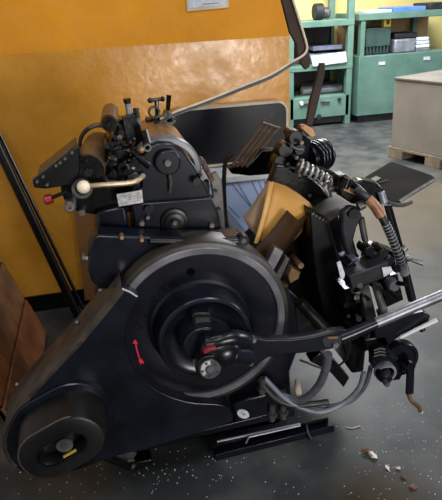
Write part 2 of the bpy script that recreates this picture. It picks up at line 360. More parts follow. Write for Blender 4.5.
# rounded worn outer rim: a strip around the outer edge
rimpts = [P(x, y, 1.462) for x, y in GU[:12]]
rs = MB(); cg = P(90, 390, 1.462)
def outn(pts):
    res = []
    for i, p in enumerate(pts):
        t = (pts[min(i+1, len(pts)-1)]-pts[max(i-1, 0)]).normalized(); res.append(V((t.z, 0, -t.x)) * (1))
    return res
ns = outn(rimpts)
if ns[0].dot(rimpts[0]-cg) < 0: ns = [-n for n in ns]
prof = [(-.010, -.003), (.0, -.004), (.004, .0), (.005, .15), (.0, .162)]
rings = [[rs.b.verts.new(p+n*a+V((0, d, 0))) for a, d in prof] for p, n in zip(rimpts, ns)]
for a, b in zip(rings, rings[1:]):
    for k in range(len(prof)-1): rs.b.faces.new((a[k], a[k+1], b[k+1], b[k]))
rim = rs.build('guard_rim', M_BROWNRIM, guard, sharp=50)
inn = MB().tube(smooth_path([P(x, y, 1.460) for x, y in [(123, 288.5), (130, 292), (137, 296.5), (138, 300), (131, 311), (127, 324), (126, 338), (128, 352), (133, 366), (141, 378), (152, 387.5), (165, 395), (180, 400.5), (195, 403.5), (222, 405.5), (231, 413)]], 3), .0018, 8)
inn.build('guard_lip', M_RIM if False else M_BLACK, guard)
MB().tube([P(122, 288.5, 1.458), P(130, 292, 1.458), P(137, 296.5, 1.458)], .0036, 8).build('bare_edge', M_STEEL, guard)
for x, y in ((77, 322), (100, 290), (17, 384)):
    MB().ball(P(x, y, 1.56)+V((0, 0, -.002)), .007).build('rivet', M_STEEL, guard)
# pulley cover
def obround(cx, cy, hl, hr, ang, Y, n=14):
    c0 = P(cx, cy, Y); ax = V((math.cos(ang), 0, math.sin(ang))); ay = V((-math.sin(ang), 0, math.cos(ang))); pts = []
    for sgn in (1, -1):
        for k in range(n+1):
            t = -math.pi/2 + math.pi*k/n
            pts.append(c0 + ax*sgn*(hl + hr*math.cos(t)) + ay*sgn*hr*math.sin(t))
    return pts
def obring(mb, secs):
    rings = [[mb.b.verts.new(p) for p in s_] for s_ in secs]
    for a, b in zip(rings, rings[1:]):
        n = len(a)
        for k in range(n): mb.b.faces.new((a[k], a[(k+1) % n], b[(k+1) % n], b[k]))
    return rings
A = math.radians(24); pcx, pcy = 62, 448
c1 = P(pcx, pcy+1, 1.335)
def ob(hl, hr, Y):
    ax = V((math.cos(A), 0, math.sin(A))); ay = V((-math.sin(A), 0, math.cos(A))); c0 = V((c1.x, Y, c1.z)); pts = []
    for sgn in (1, -1):
        for k in range(15):
            t = -math.pi/2 + math.pi*k/14; pts.append(c0 + ax*sgn*(hl+hr*math.cos(t)) + ay*sgn*hr*math.sin(t))
    return pts
pcv = MB(); rr = obring(pcv, [ob(.040, .106, 1.465), ob(.040, .100, 1.455), ob(.040, .097, 1.44), ob(.040, .091, 1.350), ob(.040, .086, 1.338), ob(.040, .080, 1.335), ob(.038, .042, 1.335), ob(.037, .038, 1.342), ob(.037, .037, 1.39)])
pcv.b.faces.new(rr[-1])
cov = pcv.build('pulley_cover', mat('worn brownish black', (7, 7, 8), (30, 27, 25), 7, .38, 0, .06, (62, 57, 52), .68, wscale=50, spec=.4), guard)
fl_ = MB(); obring(fl_, [ob(.040, .122, 1.463), ob(.040, .122, 1.452), ob(.040, .119, 1.449), ob(.040, .100, 1.449)]); fl_.build('cover_flange', M_BLACK, cov)
lipm = MB(); obring(lipm, [ob(.038, .043, 1.3355), ob(.038, .043, 1.332), ob(.038, .038, 1.332), ob(.038, .038, 1.338)]); lipm.build('slot_lip', M_BLACK, cov)
cs = c1+V((.008, 0, .004))
MB().cyl(V((cs.x, 1.342, cs.z)), V((cs.x, 1.39, cs.z)), .024).build('motor_shaft', M_DULL, cov)
MB().cyl(V((cs.x, 1.338, cs.z)), V((cs.x, 1.346, cs.z)), .009).build('shaft_centre', M_INK, cov)
MB().box(c1+V((.018, .006, -.027)), (.042, .006, .006), rot=Matrix.Rotation(-A, 3, 'Y')).build('yellow_strip', mat('dull yellow strip', (150, 130, 44), (180, 158, 66), 20, .5), cov)
edge = MB(); pts = ob(.040, .0885, 1.3415); edge.tube(pts[12:24], .0022, 6); edge.build('worn_edge', M_DULL, cov)
# foot under the guard
ft = MB().bb(-.07, .02, 1.64, 1.76, 0, .035); ft.cyl(P(104, 457, 1.6), Q(130, 467, .02), .012); 
ft.build('levelling_foot', M_BLACK2, press, .004)
MB().cyl(Q(131, 464, .0), Q(131, 464, .03), .02, seg=6).build('foot_nut', M_DULL, press)
MB().prism([P(112, 457, 1.66), P(128, 451, 1.66), P(137, 453, 1.66), P(130, 464, 1.66), P(116, 464, 1.66)], (0, .02, 0)).build('foot_bracket', M_DULL, press)

# cover arm above the flywheel
MB().pp([(88, 250), (92, 239), (98, 235), (120, 236), (150, 237), (185, 238), (225, 237.5), (243, 237), (246, 241), (243, 245), (225, 247), (200, 244.5), (180, 246), (160, 251), (142, 261), (128, 274), (119, 288), (104, 290), (92, 283), (88, 270)], 1.56, 1.64).build('cover_arm', M_BLACK, press, .012)
MB().tube([P(150, 241, 1.55), P(200, 242, 1.55), P(240, 241, 1.55)], [.012, .011, .012], 14).build('throw_off_lever', M_BLACK, press)
MB().ycyl(244, 241, 1.535, 1.57, .017).build('lever_eye', M_BLACK, press)
MB().ycyl(244, 241, 1.532, 1.536, .008).build('eye_pin', M_DULL, press)
for x, y in ((122, 238), (142, 240.5), (84, 258)): MB().ycyl(x, y, 1.54, 1.57, .006, seg=8).build('oil_cap', M_STEEL if x < 90 else M_BRASS, press)
MB().tube([P(86, 258.5, 1.6), P(92, 258, 1.6)], .006, 8).build('pin', M_CREAM, press)

# ---- inking unit
MB().pp([(96, 212), (126, 205), (131, 238), (98, 240)], 1.67, 1.9).build('column', M_BLACK, press, .01)
hf = MB().pp([(131, 197), (139, 160), (147, 148), (158, 142), (172, 143), (184, 151), (196, 167), (208, 189), (218, 212), (223, 235), (132, 236)], 1.67, 1.72)
head = hf.build('ink_head_frame', M_BLACK, press, .008)
MB().pp([(133, 204), (212, 198), (219, 215), (222, 234), (136, 235)], 1.65, 1.68).build('gear_cover', M_BLACK, head, .006)
MB().bb(P(140, 190, 1.72).x, P(210, 190, 1.72).x, 1.72, 2.15, P(160, 235, 1.72).z, P(160, 185, 1.72).z).build('gear_case', M_BLACK2, head, .008)
dr = P(166, 173, 1.69)
MB().cyl(V((dr.x, 1.722, dr.z)), V((dr.x, 2.03, dr.z)), .108, seg=48).build('ink_drum', M_BRASS, press)
MB().lathe([(.112, 1.745), (.114, 1.73), (.114, 1.70), (.108, 1.69), (.095, 1.688)], (dr.x, 0, dr.z), 48).build('drum_flange', M_RIM, head)
b1 = MB().ycyl(168, 163, 1.645, 1.68, .038, .042).build('bearing_boss', M_BLACK, head, .004)
MB().ycyl(168, 163.5, 1.63, 1.65, .010, .013, 8).build('bearing_nut', M_DULL, b1)
MB().tube([P(169, 171, 1.65), P(171, 182, 1.655), P(170, 193, 1.655)], [.004, .006, .003], 8).build('oil_nipple', M_DULL, head)
b2 = MB().lathe([(0, 1.622), (.016, 1.622), (.018, 1.628), (.03, 1.63), (.033, 1.636), (.042, 1.638), (.046, 1.652)], P(175, 223, 1.63), 40).build('register_dial', M_BLACK2, head)
MB().ycyl(175, 223.5, 1.612, 1.624, .007, seg=10).build('dial_nut', M_DULL, b2)
for x, y, r in ((149, 210, .014), (197, 182, .012), (203, 178, .008), (142, 224, .008), (212, 226, .008), (148, 218, .006)):
    MB().ycyl(x, y, 1.635, 1.68, r, seg=12).build('head_bolt', M_BLACK2 if r > .01 else M_DULL, head)
# grey bracket, rusty joint, dark lever
MB().pp([(210, 175), (217, 172), (222, 180), (226, 236), (216, 236), (214, 216), (209, 206), (213, 196)], 1.75, 1.77).build('guide_bracket', M_DULL, press, .003)
for x, y in ((216, 191), (219, 209), (221, 229)): MB().ycyl(x, y, 1.742, 1.75, .006, seg=10).build('bracket_bolt', M_BLACK2, press)
rj = MB().pp([(201, 163), (205, 160), (209, 168), (215, 180), (211, 183), (206, 174)], 1.71, 1.74).ycyl(202, 162, 1.70, 1.74, .010).ycyl(209, 174, 1.70, 1.72, .008)
rj.build('rusty_joint', mat('reddish rusted iron', (50, 32, 28), (96, 66, 56), 60, .6, .1, .1), press, .003)
MB().tube(smooth_path([P(232, 153, 1.82), P(226, 160, 1.82), P(224, 180, 1.82), P(225, 210, 1.82), P(228, 236, 1.80)]), .008, 8).build('hand_lever', M_BLACK2, press)

# ink fountain
fo = MB().pp([(32, 181), (37, 177), (56, 162), (76, 146), (79, 148), (80, 172), (73, 185), (46, 189), (34, 188)], 1.64, 1.665)
fou = fo.build('ink_fountain', M_BLACK2, press, .004)
tr = MB(); a0 = [(36, 177), (75.5, 146), (79, 172), (48, 186)]
tr.pp(a0, 1.667, 1.80); tr.build('trough', mat('worn brown trough', (48, 40, 34), (78, 66, 56), 14, .4), fou, .004)
MB().tube([P(33, 180, 1.648), P(55, 163, 1.648), P(76, 146.5, 1.648)], .004, 8).build('trough_edge', M_DULL, fou)
for x, y in ((37, 182), (56, 166), (60, 163), (65, 159), (72, 153), (43, 177), (47, 185)):
    MB().ycyl(x, y, 1.628, 1.642, .0042, seg=10).build('fountain_screw', M_DULL, fou)
kb = MB().cyl(P(46, 200, 1.66), P(52, 198, 1.66), .016, .014, 16).ball(P(46, 200, 1.66), .014, (.6, 1, 1)); k_ = kb.build('red_knob', M_RED, fou)
tag(k_, 'dark red knob')
MB().cyl(P(51, 198, 1.66), P(66, 192, 1.66), .006, seg=8).build('knob_stem', M_BLACK2, k_)
MB().cyl(P(45.2, 202, 1.652), P(44.6, 198, 1.652), .004, seg=8).build('knob_glint_ring', M_STEEL, k_)
# roller bracket plate
rbk = MB().pp([(60, 188), (76, 180), (100, 168), (116, 150), (134, 148), (140, 170), (142, 196), (132, 212), (100, 216), (78, 212), (64, 200)], 1.70, 1.73)
rbr = rbk.build('roller_bracket', M_GREASE, press, .005)
MB().lathe([(.006, 1.655), (.013, 1.655), (.018, 1.66), (.018, 1.70)], P(70, 207, 1.66), 20).build('ring_nut', M_STEEL, rbr)
MB().ycyl(82, 213, 1.67, 1.71, .010, seg=10).build('set_screw', M_DULL, rbr)
# big roller
rc = P(88, 171, 1.655)
big = MB().cyl(V((rc.x, 1.665, rc.z)), V((rc.x+.04, 1.92, rc.z+.01)), .050, seg=32).build('ink_roller', M_ROLL, press)
MB().cyl(V((rc.x, 1.65, rc.z)), V((rc.x, 1.668, rc.z)), .048, seg=32).build('roller_end', M_GREASE, big)
MB().cyl(V((rc.x, 1.640, rc.z)), V((rc.x, 1.652, rc.z)), .013, seg=6).build('roller_nut', M_BLACK2, big)
for k in range(5):
    t = k*1.256+.5; MB().cyl(V((rc.x+.03*math.cos(t), 1.644, rc.z+.03*math.sin(t))), V((rc.x+.03*math.cos(t), 1.652, rc.z+.03*math.sin(t))), .0065, seg=8).build('roller_bolt', M_GREASE, big)
MB().lathe([(.062, 1.93), (.072, 1.93), (.074, 1.925), (.074, 1.90), (.066, 1.895), (.062, 1.90), (.062, 1.93)], (rc.x+.045, 0, rc.z+.015), 32).build('roller_flange', M_GREASE, big)
# upper roller
u = P(109, 123, 1.76)
up = MB().cyl(V((u.x, 1.76, u.z)), V((u.x+.012, 1.90, u.z+.012)), .026, seg=28).build('ink_roller', M_ROLL, press)
MB().cyl(V((u.x, 1.745, u.z)), V((u.x, 1.762, u.z)), .022, .026, 20).build('roller_end', M_GREASE, up)
MB().cyl(V((u.x, 1.735, u.z)), V((u.x, 1.748, u.z)), .008, seg=8).build('roller_nut', M_BLACK2, up)
# smaller rollers and forks in the train
for (x, y, Y, r, L) in ((118, 150, 1.72, .034, .22), (136, 160, 1.70, .030, .25), (121, 132, 1.78, .024, .16)):
    q = P(x, y, Y); o_ = MB().cyl(q, q+V((0, L, 0)), r, seg=24).build('ink_roller', M_GREASE, press)
    MB().cyl(q+V((0, -.012, 0)), q, r*.45, seg=10).build('roller_nut', M_BLACK2, o_)
MB().pp([(108, 138), (114, 134), (120, 142), (127, 158), (120, 166), (112, 158), (109, 150)], 1.735, 1.75).build('roller_fork', M_GREASE, press, .003)
MB().pp([(122, 118), (134, 114), (141, 126), (144, 146), (134, 152), (126, 140)], 1.76, 1.80).build('roller_fork', M_GREASE, press, .003)
MB().pp([(112, 118), (124, 120), (128, 138), (116, 136)], 1.80, 1.88).build('roller_fork', M_GREASE, press, .003)
MB().pp([(117, 164), (136, 156), (146, 172), (144, 190), (126, 188), (116, 178)], 1.67, 1.70).build('throw_off_cam', M_GREASE, press, .006)
pinm = MB().tube([P(127.5, 103, 1.80), P(131, 126, 1.78)], [.009, .010], 12); pn = pinm.build('latch_pin', M_STEEL, press)
MB().tube([P(126.8, 98.5, 1.80), P(127.6, 103.5, 1.80)], [.013, .010], 10).build('pin_head', M_GREASE, pn)
MB().tube([P(136, 108, 1.80), P(138, 125, 1.79)], .010, 10).build('latch_post', M_GREASE, press)
MB().tube([P(138, 118, 1.77), P(140, 128, 1.77)], .006, 8).build('chrome_pin', M_STEEL, press)
MB().tube([P(144, 130, 1.70), P(148, 146, 1.69)], [.012, .014], 10).build('link', M_GREASE, press)
MB().lathe([(.007, 1.665), (.012, 1.665), (.012, 1.68), (.007, 1.68), (.007, 1.665)], P(147.5, 147.5, 1.67), 16).build('link_eye', M_DULL, press)
MB().ball(P(141.5, 150, 1.66), .010).build('ball_end', M_BRASS, press)
MB().tube([P(132, 150, 1.68), P(142, 160, 1.675), P(150, 166, 1.67)], .012, 10).build('link', M_GREASE, press)
# clutter of screws, nuts and studs across the inking unit
for i in range(46):
    x = random.uniform(109, 142); y = random.uniform(128, 200)
    if y > 186 and x > 112: continue
    q = P(x, y, random.uniform(1.655, 1.70)); r = random.uniform(.003, .008)
    d = V((random.uniform(-.4, .4), -1, random.uniform(-.3, .8))).normalized()*random.uniform(.012, .03)
    MB().cyl(q-d*.6, q+d, r, seg=random.choice((6, 8, 12))).build('stud', random.choice((M_GREASE, M_GREASE, M_BLACK2, M_BLACK2, M_BLACK2, M_DULL)), rbr)
for x, y, r in ((112, 158, .007), (111, 164, .009), (107, 146, .008), (127, 172, .01), (113, 176, .013), (106, 190, .012)):
    MB().ycyl(x, y, 1.64, 1.72, r, seg=12).build('roller_spindle', M_BLACK2 if r < .0085 else M_GREASE, press)
# patches of pale grease and rust on the bracket
MB().pp([(128, 176), (136, 172), (141, 177), (140, 184), (133, 186), (128, 182)], 1.664, 1.672).build('worn_pad', M_DULL, press, .003)
# T handle
th_ = MB().tube([P(150, 100.5, 1.95), P(162.5, 99, 1.95)], .006, 8); T = th_.build('t_handle', M_GREASE, press)
MB().tube([P(156.5, 100, 1.95), P(157, 113, 1.95), P(156, 128, 1.93)], [.008, .007, .009], 10).build('handle_stem', M_GREASE, T)
for e in ((150, 100.5), (162.5, 99)): MB().ball(P(*e, 1.95), .009).build('handle_ball', M_GREASE, T)
MB().lathe([(.014, 1.93), (.021, 1.93), (.021, 1.95), (.014, 1.95), (.014, 1.93)], P(154, 112, 1.94), 20).build('handle_ring', M_GREASE, T)
MB().tube([P(169, 95, 2.0), P(168, 108, 2.0), P(170, 122, 1.98)], [.009, .008, .012], 8).build('stop_rod', M_GREASE, press)
MB().pp([(146, 119), (172, 116), (178, 121), (172, 128), (146, 128)], 1.98, 2.03).build('rear_cross_bar', M_GREASE, press, .004)
# name plate
npl = MB().pp([(116.5, 194.5), (142, 190.2), (143.2, 202.5), (119, 206.5)], 1.645, 1.650).build('name_plate', M_PLATE, press)
nm = MB()
for r in range(4):
    for s_ in range(5):
        if (r*3+s_) % 4 == 3: continue
        x = 119.5+s_*4.4; y = 196.2+r*2.4-s_*.75; nm.pp([(x, y), (x+3, y-.5), (x+3, y+.3), (x, y+.8)], 1.644, 1.646)
nm.build('plate_marking', mat('faded plate print', (120, 116, 116), (150, 146, 146), 60, .6), npl)
# white ball lever
lv = MB().tube(smooth_path([P(83, 187, 1.60), P(100, 185, 1.60), P(128, 183, 1.61), P(138, 180, 1.62), P(143, 176, 1.65)]), [.0075]*24+[.009], 10)
L_ = lv.build('ink_lever', mat('worn pale rod', (150, 128, 100), (190, 166, 134), 20, .4, .4), press)
kb = MB().ball(P(83.5, 187, 1.598), .0195).build('lever_knob', M_CREAM, L_); tag(kb, 'cream ball knob')
MB().lathe([(.02, 1.64), (.03, 1.64), (.03, 1.65), (.02, 1.65), (.02, 1.64)], P(82, 189, 1.64), 24).build('knob_socket', M_DULL, rbr)

# ---- sheet guard: bent rods and dark plate
rod_px = [(160, 119), (176, 111.5), (205, 101), (240, 87), (270, 75), (290, 63), (300, 57.5), (305, 53.5), (307, 48), (305.5, 40), (300.6, 24), (294, 3), (287, -20)]
sg = MB().tube(smooth_path([P(x, y, 1.95) for x, y in rod_px], 4), .0042, 10)
SG = sg.build('sheet_guard', M_PALEEDGE, press)
MB().tube(smooth_path([P(x, y+3.5, 1.95) for x, y in rod_px[:6]]+[P(299, 61.5, 1.95)], 4), .003, 10).build('guard_rod', M_DULL, SG)
MB().tube(smooth_path([P(x, y+1.8, 1.955) for x, y in rod_px[:6]]+[P(299, 60, 1.955)], 4), .0062, 10).build('guard_rod', M_BLACK2, SG)
MB().pp([(275, -22), (288, -22), (295, 3), (301, 24), (306, 40), (308.5, 50), (311, 59), (310, 67), (305.5, 70), (301, 64), (297.5, 56), (296, 44), (289.5, 32), (281.5, 0)], 1.96, 1.975).build('guard_plate', M_DBROWN, SG, .003)
MB().ycyl(168, 115, 1.93, 1.97, .014).build('rod_clamp', M_GREASE, SG)

# ---- delivery rods behind the platen
for i, (a, b) in enumerate(((( 232, 166), (263, 124)), ((236.5, 167), (267.5, 125)), ((241, 167), (272, 127)), ((246, 167), (278, 129)))):
    MB().tube([P(*a, 2.35), P(*b, 2.45)], .0075, 8).build('delivery_rod', M_RUST, press)
MB().tube([P(262, 123, 2.455), P(280, 129, 2.455)], .009, 8).build('rod_carrier', M_RUST, press)
MB().pp([(228, 168), (250, 164), (262, 150), (276, 150), (284, 160), (276, 174), (250, 176), (232, 174)], 2.36, 2.42).build('delivery_frame', M_GREASE, press, .005)

# ---- platen and bed, dark castings
pl = MB().pp([(232, 249), (250, 232), (262, 200), (276, 164), (300, 168), (322, 186), (338, 208), (344, 250), (346, 300), (340, 330), (318, 336), (300, 318), (286, 290), (266, 268), (244, 252)], 1.96, 2.0)
MB().bb(.45, .95, 2.0, 2.35, .35, .62).build('impression_bed', M_GREASE, press, .01)
platen = pl.build('platen', M_GREASE, press, .01)
MB().pp([(286, 288), (300, 300), (318, 330), (340, 332), (344, 345), (320, 350), (300, 348), (286, 320)], 1.70, 1.95).build('platen_hinge', M_GREASE, press, .01)
MB().cyl(P(300, 302, 1.62), P(326, 330, 1.60), .022, seg=16).build('connecting_rod', M_BLACK2, press)
MB().pp([(263, 270), (275, 247), (284, 252), (271, 276)], 1.66, 1.69).build('chase_bar', M_STEEL, press, .003)
MB().pp([(274, 278), (286, 257), (290, 259), (279, 283)], 1.67, 1.70).build('chase_bar', M_DULL, press, .003)
MB().ycyl(301, 266, 1.85, 1.95, .012).build('brass_stud', M_BRASS, press)
MB().pp([(288, 276), (292, 268), (301, 272), (299, 279), (290, 284)], 1.86, 1.9).build('brass_block', M_BRASS, press, .004)
for x, y in ((309, 238), (303, 231), (296, 262), (313, 289), (316, 262)): MB().ycyl(x, y, 1.92, 1.97, .008, seg=10).build('platen_bolt', M_DULL, platen)
# feeder head: hood, discs, arms
MB().pp([(270, 170), (276, 152), (290, 140), (300, 134), (312, 140), (308, 160), (318, 180), (330, 196), (312, 206), (290, 186)], 2.02, 2.07).build('feeder_head', mat('matt black iron', (4, 4, 5), (10, 10, 11), 20, .7, spec=.15), press, .008)
hd = MB(); ha = P(312, 172, 2.15); hbk = []
for k in range(13):
    t = math.radians(-20+k*200/12); hbk.append((ha.x+.005, t))
hc = P(313, 158, 2.05)
hood = MB().cyl(hc+V((-.035, 0, 0)), hc+V((.045, .035, .0)), .066, seg=36); hood.cyl(hc+V((.04, .032, 0)), hc+V((.050, .04, 0)), .068, seg=36)
for k in range(3): hood.cyl(hc+V((-.02+k*.018, -.016+k*.0144, 0)), hc+V((-.012+k*.018, -.0096+k*.0144, 0)), .0685, seg=36)
hood.build('feeder_hood', M_BLACK, press, .004)
for (x, y, Y, r, L) in ((296, 138, 2.0, .028, .05), (286, 150, 1.99, .03, .05), (300, 150, 1.98, .022, .06), (280, 162, 1.98, .024, .05), (306, 132, 2.02, .02, .06), (292, 126+8, 2.02, .016, .06), (302, 166, 1.97, .02, .05), (290, 172, 1.96, .022, .05)):
    MB().ycyl(x, y, Y, Y+L, r, seg=20).build('feeder_cam', M_BLACK2, press, .003)
for (x, y) in ((284, 146), (292, 146), (302, 143), (278, 170), (288, 164), (297, 158), (300, 175), (310, 196)):
    MB().ycyl(x, y, 1.955, 2.0, .0075, seg=10).build('feeder_bolt', M_DULL if x > 296 else M_GREASE, press)
MB().tube([P(290, 146, 1.97), P(297, 149, 1.97), P(303, 150, 1.97)], .006, 8).build('bright_rod', M_STEEL, press)
ga = MB().prism([P(320, 63, 2.04), P(325.5, 63, 2.04), P(325, 75, 2.04), P(319, 100, 2.04), P(313, 126, 2.02), P(306, 126, 2.02), P(311, 100, 2.04), P(317, 77, 2.04)], (0, .018, 0)).build('gripper_arm', M_DBROWN, press, .004)
MB().pp([(302, 129), (306, 125), (313, 129), (316, 136), (312, 138)], 2.00, 2.03).build('tan_pad', mat('tan leather', (178, 128, 84), (200, 150, 104), 20, .6), ga, .004)
# spring
s0, s1 = P(299, 165, 1.90), P(343, 190, 1.86); ax = (s1-s0); a_ = ax.normalized(); n1 = a_.orthogonal().normalized(); n2 = a_.cross(n1)
sp = [s0+ax*(k/180)+(n1*math.cos(k/180*2*math.pi*9)+n2*math.sin(k/180*2*math.pi*9))*.022 for k in range(181)]
MB().tube(sp, .0052, 6).build('coil_spring', mat('pale spring steel', (150, 148, 144), (186, 184, 178), 30, .3, .35), press)
MB().cyl(s0-ax*.04, s1+ax*.12, .011).build('spring_rod', M_DULL, press)
MB().tube([P(302, 163, 1.93), P(330, 172, 1.90), P(348, 187, 1.85)], .008, 8).build('upper_rod', M_GREASE, press)
MB().tube([P(329, 189.5, 1.80), P(352, 183.5, 1.78)], .0075, 8).build('chrome_pin', M_STEEL, press)
MB().tube([P(328, 181, 1.82), P(331, 197, 1.82)], .006, 8).build('chrome_pin', M_STEEL, press)
# small delivery shelf and black front box
MB().prism([Q(311, 208, .88), Q(334, 194, .88), Q(352, 205, .88), Q(329, 219, .88)], (0, 0, -.012)).build('gauge_shelf', mat('grey worn shelf', (38, 37, 36), (58, 55, 52), 8, .6, 0, .05, spec=.2), press, .002)
fb = MB().pp([(310, 210), (328, 219), (334, 240), (340, 262), (352, 300), (358, 330), (330, 332), (318, 290), (312, 250)], 1.80, 1.95)
fbo = fb.build('front_case', M_BLACK2, press, .006)
for k in range(5): MB().ycyl(313+k*3.4, 214+k*1.9, 1.794, 1.80, .005, seg=10).build('case_screw', M_DULL, fbo)
# right hand castings
MB().pp([(343, 213), (350, 207), (359, 208), (363, 216), (357, 228), (354, 240), (358, 254), (368, 268), (363, 277), (352, 266), (345, 248), (341, 228)], 1.70, 1.735).build('swing_arm', mat('grey black casting', (20, 21, 25), (38, 39, 45), 12, .36, 0, .06, spec=.4), press, .008)
MB().tube([P(361, 218, 1.72), P(365, 240, 1.72), P(364, 258, 1.71)], .012, 12).build('bright_pillar', M_DULL, press)
MB().ycyl(354, 214, 1.685, 1.71, .018).build('pivot', M_BLACK2, press)
MB().ycyl(364, 272, 1.68, 1.71, .015).build('pivot', M_BLACK2, press)
MB().pp([(338, 176), (346, 175), (360, 185), (368, 192), (366, 206), (352, 204), (340, 196)], 1.74, 1.80).build('hose_manifold', M_GREASE, press, .006)
MB().prism([P(346, 186, 1.735), P(360, 192, 1.735), P(357, 196, 1.735), P(343, 190, 1.735)], (0, .005, 0)).build('brass_plate', M_BRASS, press)
MB().tube([P(348, 178, 1.72), P(344, 188, 1.72)], .016, 12).build('manifold_cap', M_GREASE, press)
MB().cyl(P(358, 207, 1.70), P(364, 204, 1.70), .016).build('manifold_nut', M_DULL, press)
# suction hose with ribs and copper ferrule
hp = smooth_path([P(356, 190, 1.72), P(368, 199, 1.68), P(380, 214, 1.66), P(391, 236, 1.65), P(401, 262, 1.64), P(405, 275, 1.64)], 8)
hs = MB().tube(hp, .0145, 14)
HO = hs.build('suction_hose', M_HOSEB, press)
rbm = MB()
for k in range(20, len(hp)-1):
    for f in (0,):
        q = hp[k].lerp(hp[k+1], f); t = (hp[k+1]-hp[k]).normalized(); rbm.cyl(q-t*.0012, q+t*.0012, .0168, seg=14)
rbm.build('hose_ribs', mat('ribbed hose wire', (110, 110, 112), (150, 150, 152), 30, .35), HO)
MB().tube(smooth_path([P(368, 199, 1.68), P(374, 205, 1.668), P(381, 215.5, 1.66)], 5), .0185, 16).build('hose_ferrule', M_COPPER, HO)
MB().tube([P(386, 205, 1.76), P(397, 245, 1.73), P(411, 300, 1.69)], .008, 10).build('vertical_rod', M_BLACK2, press)
MB().tube([P(390, 205, 1.78), P(402, 248, 1.74), P(415, 300, 1.7)], .006, 10).build('vertical_rod', M_BLACK, press)
MB().tube([P(404, 270, 1.66), P(408, 288, 1.66), P(411, 300, 1.66)], .012, 10).build('valve_stem', M_BLACK2, press)
wl = MB().tube([P(404, 256.5, 1.64), P(413, 260.5, 1.64), P(423, 263, 1.63)], [.006, .007, .011], 10).ball(P(408, 258.5, 1.64), .012)
wl.build('wing_lever', M_STEEL, press)
MB().cyl(P(403, 250, 1.65), P(406, 247, 1.65), .012).build('valve_cap', M_STEEL, press)
# delivery table
dt = MB().prism([Q(356, 182, .8), Q(388, 163, .8), Q(392, 161.5, .8), Q(432, 175, .8), Q(435.5, 178.5, .8), Q(432, 181, .8), Q(399, 201, .8), Q(394, 202, .8)], (0, 0, -.014)).build('delivery_table', mat('scuffed brown black tray', (20, 17, 16), (34, 30, 27), 4, .8, spec=.04), press, .004)
MB().tube([Q(434, 180, .795), Q(414, 192, .795), Q(399, 202, .795)], .007, 8).build('table_edge', M_DULL, dt)
MB().tube([Q(372, 184, .806), Q(388, 180, .806)], .003, 6).build('stop_wire', M_DULL, dt)
MB().prism([Q(370, 181, .803), Q(376, 178, .803), Q(381, 180, .803), Q(375, 184, .803)], (0, 0, .01)).build('stop_block', M_GREASE, dt)
MB().tube(smooth_path([P(384, 200, 1.86), P(392, 204, 1.88), P(402, 205, 1.9), P(411, 202, 1.93)]), .009, 8).build('table_bracket', M_DULL, press)
MB().pp([(352, 186), (362, 180), (378, 183), (384, 190), (386, 204), (376, 204), (366, 198)], 1.84, 1.90).build('table_support', M_GREASE, press, .006)
MB().tube([P(381, 192, 1.83), P(384, 203, 1.82)], .014, 12).build('table_clamp', M_GREYM, press)
# lower right head
MB().pp([(349, 276), (388, 262), (391, 276), (352, 290)], 1.58, 1.68).build('cross_block', mat('dark grey casting', (22, 22, 27), (38, 38, 44), 10, .4, spec=.4), press, .004)
MB().pp([(337, 263), (340.5, 261), (345, 274), (344, 278.5), (341, 279.5)], 1.60, 1.604).build('white_tag', M_WHITE, press)
MB().pp([(382, 268), (391, 267), (393, 272), (384, 277)], 1.572, 1.576).build('white_tag', M_WHITE, press)
MB().pp([(346, 262), (358, 258), (364, 266), (351, 272)], 1.66, 1.74).build('slide_block', mat('blue grey metal', (58, 64, 84), (78, 84, 104), 9, .4), press, .004)
MB().pp([(352, 270), (366, 264), (369, 269), (354, 277)], 1.62, 1.66).build('slide_block', M_BLACK, press, .004)
MB().pp([(361, 287), (369, 284), (377, 318), (367, 325)], 1.62, 1.66).build('light_pillar', M_DULL, press, .003)
MB().tube([P(374, 283, 1.63), P(384, 312, 1.58)], [.012, .016], 14).build('round_pillar', M_DULL, press)
MB().pp([(344, 290), (362, 286), (366, 326), (350, 332)], 1.66, 1.76).build('pillar_housing', M_GREASE, press, .005)
MB().pp([(376, 280), (398, 274), (404, 300), (386, 308)], 1.68, 1.76).build('pillar_housing', M_GREASE, press, .005)
MB().ycyl(395, 287, 1.60, 1.64, .021, .023).build('round_knob', mat('dark grey knob', (70, 70, 74), (90, 90, 94), 10, .5), press, .004)
MB().lathe([(.014, 1.625), (.021, 1.625), (.021, 1.64), (.014, 1.64), (.014, 1.625)], P(356, 290, 1.63), 20).build('bright_ring', M_STEEL, press)
MB().tube(smooth_path([P(350, 287, 1.62), P(353, 293, 1.61), P(360, 291, 1.61), P(362, 287, 1.62)]), .004, 8).build('wire_clip', M_DULL, press)
for i in range(34):
    x, y = random.uniform(344, 402), random.uniform(282, 328)
    if y > 335-(x-350)*.42: continue
    q = P(x, y, random.uniform(1.58, 1.66)); r = random.uniform(.005, .012)
    d = V((random.uniform(-.5, .5), -1, random.uniform(-.3, .8))).normalized()*random.uniform(.012, .03)
    MB().cyl(q-d, q+d, r, seg=random.choice((6, 8, 12))).build('small_bolt', random.choice((M_GREASE, M_GREASE, M_BLACK2, M_DULL)), press)
for x, y, m2 in ((352, 268, M_GREASE), (376, 258, M_GREASE), (384, 254, M_BLACK2), (390, 262, M_BLACK2), (370, 252, M_GREASE), (398, 268, M_GREASE)):
    MB().ycyl(x, y, 1.63, 1.70, .020, seg=14).build('adjuster', m2, press, .003)
MB().pp([(366, 250), (378, 246), (396, 252), (398, 262), (386, 264), (370, 262)], 1.68, 1.74).build('linkage_block', M_BLACK, press, .005)
